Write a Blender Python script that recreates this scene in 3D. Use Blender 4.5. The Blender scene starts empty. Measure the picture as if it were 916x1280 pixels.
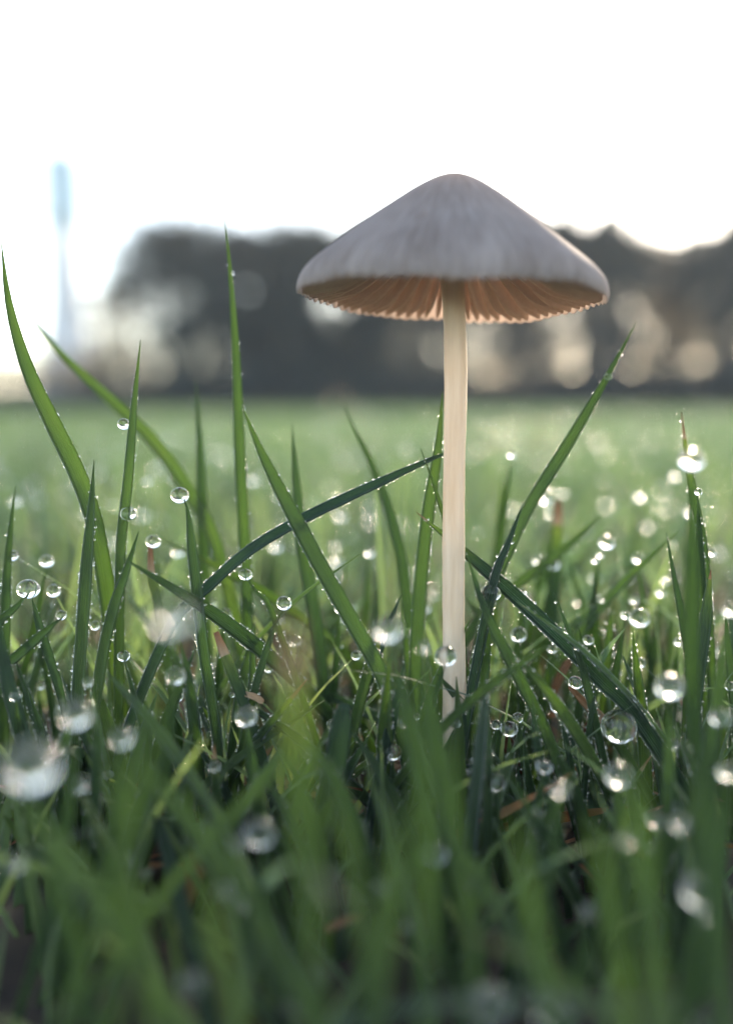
import bpy, math, random
import numpy as np
from mathutils import Vector, Matrix

# ------------------------------------------------------------------ camera, sky, sun, exposure
scene = bpy.context.scene
COL = scene.collection
R = math.radians
CAM_H = 0.038            # lens is 3.8 cm above the soil
PITCH = R(6.85)           # tilted slightly down
FPX = 1065.0             # focal length in pixels of the 916 x 1280 photograph
cam_data = bpy.data.cameras.new('camera')
cam = bpy.data.objects.new('camera', cam_data); COL.objects.link(cam)
cam.location = (0, 0, CAM_H)
cam.rotation_euler = (R(90) - PITCH, 0, 0)
cam_data.sensor_fit = 'VERTICAL'
cam_data.sensor_height = 36.0
cam_data.sensor_width = 36.0
cam_data.lens = 36.0 * FPX / 1280.0
cam_data.clip_start = 0.002
cam_data.clip_end = 5000
cam_data.dof.use_dof = True
cam_data.dof.focus_distance = 0.0712
cam_data.dof.aperture_fstop = cam_data.lens / 3.35     # opening 3.35 mm across
scene.camera = cam

SUN_AZ, SUN_EL = R(21), R(14.5)       # azimuth to the right of the view, elevation
world = bpy.data.worlds.new('World'); scene.world = world; world.use_nodes = True
wn = world.node_tree
bgn = wn.nodes['Background']
sky = wn.nodes.new('ShaderNodeTexSky'); sky.sky_type = 'NISHITA'
sky.sun_disc = False
sky.sun_elevation = SUN_EL
sky.sun_rotation = SUN_AZ
sky.altitude = 50; sky.air_density = 1.0; sky.dust_density = 0.5; sky.ozone_density = 1.0
hs = wn.nodes.new('ShaderNodeHueSaturation'); hs.inputs['Saturation'].default_value = 0.7    # thin morning cloud
wn.links.new(sky.outputs[0], hs.inputs['Color']); wn.links.new(hs.outputs[0], bgn.inputs[0])
bgn.inputs[1].default_value = 0.13

sun_data = bpy.data.lights.new('sun', 'SUN')
sun = bpy.data.objects.new('sun', sun_data); COL.objects.link(sun)
sun_data.energy = 2.8; sun_data.angle = R(7); sun_data.color = (1.0, 0.80, 0.58)
SV = Vector((math.sin(SUN_AZ)*math.cos(SUN_EL), math.cos(SUN_AZ)*math.cos(SUN_EL), math.sin(SUN_EL)))
sun.rotation_euler = SV.to_track_quat('Z', 'Y').to_euler()

scene.view_settings.view_transform = 'Standard'
scene.view_settings.look = 'None'
scene.view_settings.gamma = 1.0
scene.view_settings.exposure = 2.2
scene.cycles.use_denoising = True
scene.cycles.max_bounces = 12
scene.cycles.transmission_bounces = 12
scene.cycles.diffuse_bounces = 4
scene.cycles.glossy_bounces = 4
scene.cycles.sample_clamp_indirect = 25.0

rng = np.random.default_rng(11)
random.seed(5)

# ------------------------------------------------------------------ helpers
CP, SP = math.cos(PITCH), math.sin(PITCH)
def at(px, py, D):
    """world point seen at a photo pixel, D metres ahead of the lens (along the ground)"""
    x = (px - 458.0)/FPX; y = -(py - 640.0)/FPX
    d = Vector((x, CP + y*SP, -SP + y*CP))
    return Vector((0, 0, CAM_H)) + d*(D/d.y)
def to_px(p):
    v = Vector(p) - Vector((0, 0, CAM_H))
    f = v.y*CP - v.z*SP; u = v.y*SP + v.z*CP
    return 458 + FPX*v.x/f, 640 - FPX*u/f
def px_size(D): return D/FPX*1.0

def tag(o, label=None, cat=None, group=None, kind=None):
    if label: o['label'] = label
    if cat: o['category'] = cat
    if group: o['group'] = group
    if kind: o['kind'] = kind
    return o
def link(name, me, mat, parent=None):
    o = bpy.data.objects.new(name, me); COL.objects.link(o)
    if mat and not me.materials: me.materials.append(mat)
    if parent: o.parent = parent
    return o
def empty(name, loc):
    o = bpy.data.objects.new(name, None); COL.objects.link(o); o.location = loc
    o.empty_display_size = 0.005
    return o
def mesh_np(name, V, F, smooth=True, uv=None, tone=None, mat_idx=None):
    V = np.asarray(V, np.float32); F = np.asarray(F, np.int32)
    k = F.shape[1]
    me = bpy.data.meshes.new(name)
    me.vertices.add(len(V)); me.vertices.foreach_set('co', V.ravel())
    me.loops.add(F.size); me.loops.foreach_set('vertex_index', F.ravel())
    me.polygons.add(len(F))
    me.polygons.foreach_set('loop_start', np.arange(0, F.size, k, dtype=np.int32))
    me.polygons.foreach_set('loop_total', np.full(len(F), k, np.int32))
    me.polygons.foreach_set('use_smooth', np.full(len(F), smooth, bool))
    if uv is not None:
        a = me.attributes.new('bladeuv', 'FLOAT2', 'POINT')
        a.data.foreach_set('vector', np.asarray(uv, np.float32).ravel())
    if tone is not None:
        a = me.attributes.new('tone', 'FLOAT', 'POINT')
        a.data.foreach_set('value', np.asarray(tone, np.float32).ravel())
    me.update(); me.validate()
    return me

# ------------------------------------------------------------------ materials
def new_mat(name):
    m = bpy.data.materials.new(name); m.use_nodes = True
    nt = m.node_tree; nt.nodes.clear()
    out = nt.nodes.new('ShaderNodeOutputMaterial')
    return m, nt, out
def N(nt, t, **kw):
    n = nt.nodes.new(t)
    for k, v in kw.items(): setattr(n, k, v)
    return n
def ramp(nt, fac, stops):
    r = N(nt, 'ShaderNodeValToRGB')
    e = r.color_ramp.elements
    while len(e) < len(stops): e.new(0.5)
    for el, (p, c) in zip(e, stops):
        el.position = p; el.color = (*c, 1)
    nt.links.new(fac, r.inputs[0])
    return r.outputs[0]
def math_node(nt, op, a, b=None):
    n = N(nt, 'ShaderNodeMath', operation=op)
    for i, v in enumerate((a, b)):
        if v is None: continue
        if isinstance(v, (int, float)): n.inputs[i].default_value = v
        else: nt.links.new(v, n.inputs[i])
    return n.outputs[0]
def leaf_shader(nt, out, col, tcol, trans, rough, spec, bump=None, sheen=0.0):
    p = N(nt, 'ShaderNodeBsdfPrincipled')
    if sheen:      # film of fine dew
        p.inputs['Sheen Weight'].default_value = sheen; p.inputs['Sheen Roughness'].default_value = 0.45
        p.inputs['Sheen Tint'].default_value = (0.85, 0.95, 1.0, 1)
    p.inputs['Roughness'].default_value = rough
    p.inputs['Specular IOR Level'].default_value = spec
    nt.links.new(col, p.inputs['Base Color'])
    t = N(nt, 'ShaderNodeBsdfTranslucent'); nt.links.new(tcol, t.inputs[0])
    if bump is not None:
        nt.links.new(bump, p.inputs['Normal']); nt.links.new(bump, t.inputs['Normal'])
    mx = N(nt, 'ShaderNodeMixShader'); mx.inputs[0].default_value = trans
    nt.links.new(p.outputs[0], mx.inputs[1]); nt.links.new(t.outputs[0], mx.inputs[2])
    nt.links.new(mx.outputs[0], out.inputs[0])
    return mx

def grass_material(name, dry=False):
    m, nt, out = new_mat(name)
    uv = N(nt, 'ShaderNodeAttribute', attribute_name='bladeuv')
    tone = N(nt, 'ShaderNodeAttribute', attribute_name='tone')
    sep = N(nt, 'ShaderNodeSeparateXYZ'); nt.links.new(uv.outputs['Vector'], sep.inputs[0])
    # fine parallel veins
    w = math_node(nt, 'SINE', math_node(nt, 'MULTIPLY', sep.outputs[0], 26.0))
    nz = N(nt, 'ShaderNodeTexNoise'); nz.inputs['Scale'].default_value = 900; nz.inputs['Detail'].default_value = 3
    geo = N(nt, 'ShaderNodeNewGeometry'); nt.links.new(geo.outputs['Position'], nz.inputs['Vector'])
    nz2 = N(nt, 'ShaderNodeTexNoise'); nz2.inputs['Scale'].default_value = 160; nz2.inputs['Detail'].default_value = 2
    nt.links.new(geo.outputs['Position'], nz2.inputs['Vector'])
    vein = math_node(nt, 'MULTIPLY', w, 0.06)
    tn = math_node(nt, 'ADD', tone.outputs['Fac'], math_node(nt, 'ADD', vein, math_node(nt, 'MULTIPLY', math_node(nt, 'SUBTRACT', nz2.outputs[0], 0.5), 0.55)))
    if dry:
        col = ramp(nt, tn, [(0.0, (0.16, 0.07, 0.035)), (0.5, (0.36, 0.20, 0.10)), (1.0, (0.55, 0.42, 0.27))])
        tcol = ramp(nt, tn, [(0.0, (0.20, 0.08, 0.03)), (0.5, (0.42, 0.22, 0.10)), (1.0, (0.55, 0.40, 0.24))])
        tr = 0.3
    else:
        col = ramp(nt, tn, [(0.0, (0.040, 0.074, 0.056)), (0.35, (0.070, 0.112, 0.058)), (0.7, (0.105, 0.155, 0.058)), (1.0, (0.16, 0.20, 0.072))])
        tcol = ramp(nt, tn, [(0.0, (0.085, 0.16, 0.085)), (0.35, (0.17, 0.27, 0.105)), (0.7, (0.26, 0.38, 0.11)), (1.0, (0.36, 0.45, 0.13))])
        tr = 0.57
    h = math_node(nt, 'ADD', math_node(nt, 'MULTIPLY', w, 0.5), nz.outputs[0])
    b = N(nt, 'ShaderNodeBump'); b.inputs['Strength'].default_value = 0.35; b.inputs['Distance'].default_value = 0.00012
    nt.links.new(h, b.inputs['Height'])
    leaf_shader(nt, out, col, tcol, tr, 0.45, 0.32, b.outputs[0], 0.0 if dry else 0.5)
    return m

def water_material():
    m, nt, out = new_mat('dew_water')
    g = N(nt, 'ShaderNodeBsdfGlass'); g.inputs['IOR'].default_value = 1.333; g.inputs['Roughness'].default_value = 0.0
    nt.links.new(g.outputs[0], out.inputs[0])
    return m

def soil_material():
    m, nt, out = new_mat('soil_and_thatch')
    geo = N(nt, 'ShaderNodeNewGeometry')
    n1 = N(nt, 'ShaderNodeTexNoise'); n1.inputs['Scale'].default_value = 240; n1.inputs['Detail'].default_value = 6
    n2 = N(nt, 'ShaderNodeTexNoise'); n2.inputs['Scale'].default_value = 1.3; n2.inputs['Detail'].default_value = 5
    nt.links.new(geo.outputs['Position'], n1.inputs['Vector']); nt.links.new(geo.outputs['Position'], n2.inputs['Vector'])
    soil = ramp(nt, n1.outputs[0], [(0.3, (0.018, 0.014, 0.011)), (0.6, (0.055, 0.038, 0.026)), (0.8, (0.12, 0.075, 0.045))])
    turf = ramp(nt, n2.outputs[0], [(0.3, (0.05, 0.11, 0.045)), (0.7, (0.09, 0.15, 0.06))])
    # bare soil close by between the blades, closed turf farther out on the field
    ln = N(nt, 'ShaderNodeVectorMath', operation='LENGTH'); nt.links.new(geo.outputs['Position'], ln.inputs[0])
    mr = N(nt, 'ShaderNodeMapRange'); mr.inputs[1].default_value = 0.5; mr.inputs[2].default_value = 4.0
    nt.links.new(ln.outputs['Value'], mr.inputs[0])
    mx = N(nt, 'ShaderNodeMix', data_type='RGBA'); nt.links.new(mr.outputs[0], mx.inputs[0])
    nt.links.new(soil, mx.inputs[6]); nt.links.new(turf, mx.inputs[7])
    p = N(nt, 'ShaderNodeBsdfPrincipled'); p.inputs['Roughness'].default_value = 0.85
    nt.links.new(mx.outputs[2], p.inputs['Base Color'])
    b = N(nt, 'ShaderNodeBump'); b.inputs['Strength'].default_value = 0.8; b.inputs['Distance'].default_value = 0.0006
    nt.links.new(n1.outputs[0], b.inputs['Height']); nt.links.new(b.outputs[0], p.inputs['Normal'])
    nt.links.new(p.outputs[0], out.inputs[0])
    return m

def cap_material():
    m, nt, out = new_mat('mushroom_cap_skin')
    tc = N(nt, 'ShaderNodeTexCoord')
    sep = N(nt, 'ShaderNodeSeparateXYZ'); nt.links.new(tc.outputs['Object'], sep.inputs[0])
    ang = math_node(nt, 'ARCTAN2', sep.outputs[1], sep.outputs[0])
    sx = math_node(nt, 'SINE', ang); cx = math_node(nt, 'COSINE', ang)
    comb = N(nt, 'ShaderNodeCombineXYZ')
    nt.links.new(sx, comb.inputs[0]); nt.links.new(cx, comb.inputs[1])
    nt.links.new(math_node(nt, 'MULTIPLY', sep.outputs[2], 16.0), comb.inputs[2])
    n1 = N(nt, 'ShaderNodeTexNoise'); n1.inputs['Scale'].default_value = 34; n1.inputs['Detail'].default_value = 6; n1.inputs['Roughness'].default_value = 0.65
    nt.links.new(comb.outputs[0], n1.inputs['Vector'])
    n2 = N(nt, 'ShaderNodeTexNoise'); n2.inputs['Scale'].default_value = 170; n2.inputs['Detail'].default_value = 4
    nt.links.new(tc.outputs['Object'], n2.inputs['Vector'])
    n3 = N(nt, 'ShaderNodeTexNoise'); n3.inputs['Scale'].default_value = 2500; n3.inputs['Detail'].default_value = 3
    nt.links.new(tc.outputs['Object'], n3.inputs['Vector'])
    f = math_node(nt, 'ADD', math_node(nt, 'MULTIPLY', n1.outputs[0], 0.75), math_node(nt, 'MULTIPLY', n2.outputs[0], 0.25))
    col = ramp(nt, f, [(0.36, (0.20, 0.18, 0.175)), (0.5, (0.345, 0.325, 0.33)), (0.63, (0.50, 0.475, 0.48))])
    # browner umbo at the very top
    umb = N(nt, 'ShaderNodeMapRange'); umb.inputs[1].default_value = 0.0084; umb.inputs[2].default_value = 0.0095
    nt.links.new(sep.outputs[2], umb.inputs[0])
    mx = N(nt, 'ShaderNodeMix', data_type='RGBA'); nt.links.new(math_node(nt, 'MULTIPLY', umb.outputs[0], 0.55), mx.inputs[0])
    nt.links.new(col, mx.inputs[6]); mx.inputs[7].default_value = (0.42, 0.30, 0.21, 1)
    # small brown blemish on the front left of the cap
    dv = N(nt, 'ShaderNodeVectorMath', operation='DISTANCE'); nt.links.new(tc.outputs['Object'], dv.inputs[0])
    dv.inputs[1].default_value = (-0.0029, -0.0080, 0.0046)
    dn = math_node(nt, 'ADD', dv.outputs['Value'], math_node(nt, 'MULTIPLY', math_node(nt, 'SUBTRACT', n3.outputs[0], 0.5), 0.0007))
    sp = N(nt, 'ShaderNodeMapRange'); sp.inputs[1].default_value = 0.00085; sp.inputs[2].default_value = 0.0002
    nt.links.new(dn, sp.inputs[0])
    mx2 = N(nt, 'ShaderNodeMix', data_type='RGBA'); nt.links.new(math_node(nt, 'MULTIPLY', sp.outputs[0], 0.6), mx2.inputs[0])
    nt.links.new(mx.outputs[2], mx2.inputs[6]); mx2.inputs[7].default_value = (0.22, 0.16, 0.13, 1)
    tcol = N(nt, 'ShaderNodeMix', data_type='RGBA'); tcol.inputs[0].default_value = 0.75
    nt.links.new(mx2.outputs[2], tcol.inputs[6]); tcol.inputs[7].default_value = (0.95, 0.82, 0.73, 1)
    h = math_node(nt, 'ADD', math_node(nt, 'MULTIPLY', n1.outputs[0], 1.0), math_node(nt, 'MULTIPLY', n3.outputs[0], 0.35))
    b = N(nt, 'ShaderNodeBump'); b.inputs['Strength'].default_value = 0.3; b.inputs['Distance'].default_value = 0.00015
    nt.links.new(h, b.inputs['Height'])
    leaf_shader(nt, out, mx2.outputs[2], tcol.outputs[2], 0.58, 0.62, 0.25, b.outputs[0])
    return m
def flesh_material(name, c1, c2, t, trans, sx=1.0):
    m, nt, out = new_mat(name)
    tc = N(nt, 'ShaderNodeTexCoord')
    mp = N(nt, 'ShaderNodeMapping'); mp.inputs['Scale'].default_value = (1, 1, sx)
    nt.links.new(tc.outputs['Object'], mp.inputs[0])
    n1 = N(nt, 'ShaderNodeTexNoise'); n1.inputs['Scale'].default_value = 1800; n1.inputs['Detail'].default_value = 4
    nt.links.new(mp.outputs[0], n1.inputs['Vector'])
    col = ramp(nt, n1.outputs[0], [(0.3, c1), (0.7, c2)])
    tcol = N(nt, 'ShaderNodeRGB'); tcol.outputs[0].default_value = (*t, 1)
    b = N(nt, 'ShaderNodeBump'); b.inputs['Strength'].default_value = 0.45; b.inputs['Distance'].default_value = 0.00012
    nt.links.new(n1.outputs[0], b.inputs['Height'])
    leaf_shader(nt, out, col, tcol.outputs[0], trans, 0.55, 0.3, b.outputs[0])
    return m
def simple_material(name, c1, c2, scale, rough=0.8, trans=0.0, tcol=None):
    m, nt, out = new_mat(name)
    geo = N(nt, 'ShaderNodeNewGeometry')
    n1 = N(nt, 'ShaderNodeTexNoise'); n1.inputs['Scale'].default_value = scale; n1.inputs['Detail'].default_value = 5
    nt.links.new(geo.outputs['Position'], n1.inputs['Vector'])
    col = ramp(nt, n1.outputs[0], [(0.35, c1), (0.65, c2)])
    if trans:
        t = N(nt, 'ShaderNodeRGB'); t.outputs[0].default_value = (*tcol, 1)
        leaf_shader(nt, out, col, t.outputs[0], trans, rough, 0.3)
    else:
        p = N(nt, 'ShaderNodeBsdfPrincipled'); p.inputs['Roughness'].default_value = rough
        nt.links.new(col, p.inputs['Base Color']); nt.links.new(p.outputs[0], out.inputs[0])
    return m

M_grass = grass_material('grass_leaf')
M_dry = grass_material('dry_grass', dry=True)
M_water = water_material()
M_soil = soil_material()
M_cap = cap_material()
M_gill = flesh_material('gill_flesh', (0.70, 0.59, 0.52), (0.83, 0.73, 0.66), (0.88, 0.75, 0.64), 0.5)
M_stem = flesh_material('stem_flesh', (0.64, 0.54, 0.42), (0.84, 0.76, 0.63), (0.88, 0.70, 0.46), 0.3, 0.08)
M_bark = simple_material('tree_bark', (0.05, 0.04, 0.035), (0.10, 0.085, 0.07), 9)
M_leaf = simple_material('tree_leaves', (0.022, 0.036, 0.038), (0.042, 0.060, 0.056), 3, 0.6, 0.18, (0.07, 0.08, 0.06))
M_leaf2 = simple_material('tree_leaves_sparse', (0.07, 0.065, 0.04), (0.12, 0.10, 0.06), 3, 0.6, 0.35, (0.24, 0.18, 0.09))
M_tower = simple_material('tower_paint', (0.48, 0.49, 0.54), (0.54, 0.55, 0.60), 2, 0.6)
M_tank = simple_material('tower_head_paint', (0.34, 0.50, 0.61), (0.38, 0.56, 0.67), 2, 0.5)

# ------------------------------------------------------------------ ground
def ground():
    rr = np.concatenate([[0.0], np.geomspace(0.004, 3000, 150)])
    na = 120
    V, F = [], []
    a = np.linspace(0, 2*np.pi, na, endpoint=False)
    ph = rng.uniform(0, 6.28, (14, 2)); kk = rng.normal(0, 420, (14, 2))
    for r in rr:
        x = r*np.cos(a); y = 0.06 + r*np.sin(a)
        z = sum(np.sin(x*k[0] + y*k[1] + p[0]) for k, p in zip(kk, ph))*0.00032
        z = z*np.exp(-(r/0.25)**2)
        V.append(np.stack([x, y, z], 1))
    V = np.concatenate(V)
    i = np.arange(len(rr)-1)[:, None]; j = np.arange(na)[None, :]; j2 = (j+1) % na
    F = np.stack([i*na+j, (i+1)*na+j, (i+1)*na+j2, i*na+j2], -1).reshape(-1, 4)
    o = link('ground', mesh_np('ground', V, F), M_soil); tag(o, kind='structure')
ground()

# ------------------------------------------------------------------ blades
def frames(P):
    T = np.gradient(P, axis=0); T /= np.linalg.norm(T, axis=1, keepdims=True) + 1e-12
    return T
def smooth_path(pts, n):
    """centripetal-ish Catmull-Rom through pts (base first), n samples by arc length"""
    P = np.array(pts, float)
    P = np.vstack([2*P[0]-P[1], P, 2*P[-1]-P[-2]])
    out = []
    for i in range(1, len(P)-2):
        t = np.linspace(0, 1, 16, endpoint=False)[:, None]
        p0, p1, p2, p3 = P[i-1], P[i], P[i+1], P[i+2]
        out.append(0.5*((2*p1) + (-p0+p2)*t + (2*p0-5*p1+4*p2-p3)*t*t + (-p0+3*p1-3*p2+p3)*t**3))
    out.append(P[-2][None])
    Q = np.vstack(out)
    s = np.concatenate([[0], np.cumsum(np.linalg.norm(np.diff(Q, axis=0), axis=1))])
    u = np.linspace(0, s[-1], n)
    return np.stack([np.interp(u, s, Q[:, k]) for k in range(3)], 1), s[-1]

def blade_section(P, v, width, facing, fold, tone, thick=0.00009, tip=0.22, blunt=0.0):
    """closed folded leaf along path P; facing rotates it away from the viewer; returns V,F,uv,tone,edges"""
    T = frames(P)
    C = np.array([0, 0, CAM_H])
    view = C - P; view /= np.linalg.norm(view, axis=1, keepdims=True)
    S = np.cross(T, view); S /= np.linalg.norm(S, axis=1, keepdims=True) + 1e-12
    Nn = np.cross(S, T)
    fa = facing if np.ndim(facing) else np.full(len(P), facing)
    c, s = np.cos(fa)[:, None], np.sin(fa)[:, None]
    S2 = S*c + Nn*s; N2 = -S*s + Nn*c
    tipf = np.clip((1-v)/(tip*0.7), 0, 1)
    w = width*(0.72+0.28*np.clip(v/0.35, 0, 1))*(blunt+(1-blunt)*(1-(1-tipf)**1.7))
    w = np.maximum(w, 0.00005)[:, None]/2
    us = np.array([-1, -.5, 0, .5, 1, .5, 0, -.5]); low = np.array([0, 0, 0, 0, 0, 1, 1, 1])
    rows = []
    for u, l in zip(us, low):
        keel = -0.00006*(1-abs(u)) if l == 0 else 0
        rows.append(P + S2*u*w + N2*(abs(u)**1.3*fold*w + keel - l*thick*np.minimum(1, w*1e4*0.3)))
    V = np.stack(rows, 1)
    n = len(P); k = 8
    i = np.arange(n-1)[:, None]; j = np.arange(k)[None, :]; j2 = (j+1) % k
    F = np.stack([i*k+j, i*k+j2, (i+1)*k+j2, (i+1)*k+j], -1).reshape(-1, 4)
    cap0 = np.array([[0, 1, 2, 7]]) ; cap1 = np.array([[2, 3, 4, 5]])
    F = np.vstack([F, (n-1)*k + np.array([[0, 1, 6, 7], [1, 2, 5, 6], [2, 3, 4, 5]])])
    uv = np.stack([np.broadcast_to(us, (n, k)), np.broadcast_to(v[:, None], (n, k))], -1)
    return V.reshape(-1, 3), F, uv.reshape(-1, 2), np.full(n*k, tone), (V[:, 0], V[:, 4], N2)

import bmesh
def ico(sub):
    bm = bmesh.new(); bmesh.ops.create_icosphere(bm, subdivisions=sub, radius=1.0)
    V = np.array([v.co[:] for v in bm.verts]); F = np.array([[v.index for v in f.verts] for f in bm.faces])
    bm.free(); return V, F
ICO2 = ico(2)
def beads_mesh(name, C, r):
    C = np.asarray(C); r = np.asarray(r)
    V0, F0 = ICO2
    V = (C[:, None, :] + V0[None]*r[:, None, None]).reshape(-1, 3)
    F = (F0[None] + (np.arange(len(C))*len(V0))[:, None, None]).reshape(-1, 3)
    return mesh_np(name, V, F)

def edge_beads(edges, v, step, rmin, rmax, both=True, vmin=0.1):
    A, B, N2 = edges
    C, rad = [], []
    for E in ((A, B) if both else (A,)):
        s = np.concatenate([[0], np.cumsum(np.linalg.norm(np.diff(E, axis=0), axis=1))])
        m = int(s[-1]/step)
        if m < 2: continue
        u = np.sort(rng.uniform(0, s[-1], m)*0.35 + np.linspace(0, s[-1], m)*0.65)
        vv = np.interp(u, s, v)
        Q = np.stack([np.interp(u, s, E[:, k]) for k in range(3)], 1)
        ph1, ph2 = rng.uniform(0, 6.28, 2); patch = .72 + .38*np.sin(u*900+ph1) + .25*np.sin(u*2300+ph2)
        keep = (rng.random(m) < patch) & (vv > vmin)
        rr = rng.uniform(rmin, rmax, m)*rng.choice([0.6, .8, 1, 1, 1.2, 1.7], m)
        O = E - (B if E is A else A); O /= np.linalg.norm(O, axis=1, keepdims=True) + 1e-12
        Q = Q + np.stack([np.interp(u, s, O[:, k]) for k in range(3)], 1)*rr[:, None]*.75
        C.append(Q[keep]); rad.append(rr[keep])
    if not C: return None, None
    return np.concatenate(C), np.concatenate(rad)
def face_beads(V8, n, m, rmin, rmax):
    """specks of dew lying on the blade face: V8 is the (n*8) vertex list"""
    G = V8.reshape(n, 8, 3)
    i = rng.integers(1, n-2, m); j = rng.integers(0, 4, m)
    a = rng.random((m, 1)); b = rng.random((m, 1))
    Q = (G[i, j]*(1-a) + G[i, j+1]*a)*(1-b) + (G[i+1, j]*(1-a)+G[i+1, j+1]*a)*b
    return Q, rng.uniform(rmin, rmax, m)

def make_blade(pts3, width, label, group, facing=0.0, fold=0.35, tone=0.4, dry_tip=0.0, beads=1.0, tip=0.22,
               n=34, twist=0.0, blunt=0.0, specks=70):
    """one blade of grass: pts3 base first; its own root Empty is not needed, the leaf mesh is the thing"""
    P, L = smooth_path(pts3, n)
    v = np.linspace(0, 1, n)
    base = P[0].copy(); P = P - 0
    fa = facing + twist*(v-0.5)
    V, F, uv, tn, edges = blade_section(P, v, width, fa, fold, tone, tip=tip, blunt=blunt)
    if dry_tip > 0:
        vv = np.repeat(v, 8); tn = tn + .75*np.clip((vv-(1-dry_tip)+.14)/.14, 0, 1)
        k = max(2, int(round(n*(1-dry_tip))))
        cut = k*8
        F1 = F[(F < cut).all(1)]
        o = link('grass_blade', mesh_np('grass_blade', V[:cut]-base, F1, uv=uv[:cut], tone=tn[:cut]), M_grass)
        s = (k-1)*8
        F2 = F[(F >= s).all(1)] - s
        d = link('dry_tip', mesh_np('dry_tip', V[s:]-base, F2, uv=uv[s:], tone=1.0-.75*np.clip((np.repeat(v, 8)[s:]-(1-dry_tip))/dry_tip, 0, 1)), M_dry, o)
        d['label'] = 'withered brown tip'
    else:
        o = link('grass_blade', mesh_np('grass_blade', V-base, F, uv=uv, tone=tn), M_grass)
    o.location = base
    tag(o, label, 'grass blade', group)
    if beads > 0:
        C, r = edge_beads(edges, v, 0.00035/beads, 0.000036*min(1.1, .7+.3*beads), 0.000068*min(1.1, .7+.3*beads))
        if C is not None and specks:
            Q, r2 = face_beads(V, n, specks, 0.00002, 0.00005)
            C = np.concatenate([C, Q]); r = np.concatenate([r, r2])
        if C is not None and len(C):
            bo = link('dew_beads', beads_mesh('dew_beads', C-base, r), M_water, o); bo['kind'] = 'stuff'
    return o

def traced(pixels, D0, D1, wpx, label, group, **kw):
    """pixels: tip first; D0 depth at the tip, D1 at the last traced point; then on down into the soil"""
    m = len(pixels)
    pts = []
    for i, (x, y) in enumerate(pixels):
        D = D0 + (D1-D0)*i/(m-1)
        pts.append(at(x, y, D))
    a, b = pts[-2], pts[-1]
    d = (b-a).normalized()
    if b.z > 0.001:
        run = min(b.z/max(-d.z, 0.25), 0.014)
        h = Vector((d.x, d.y, 0))*run*0.75
        g = Vector((b.x+h.x, b.y+h.y, -0.0015))
        mid = b.lerp(g, 0.5) + Vector((h.x, h.y, 0))*0.12
        pts += [mid, g]
    width = .88*wpx*(D0+D1)/2/FPX
    return make_blade([tuple(p) for p in reversed(pts)], width, label, group, **kw)

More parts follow.
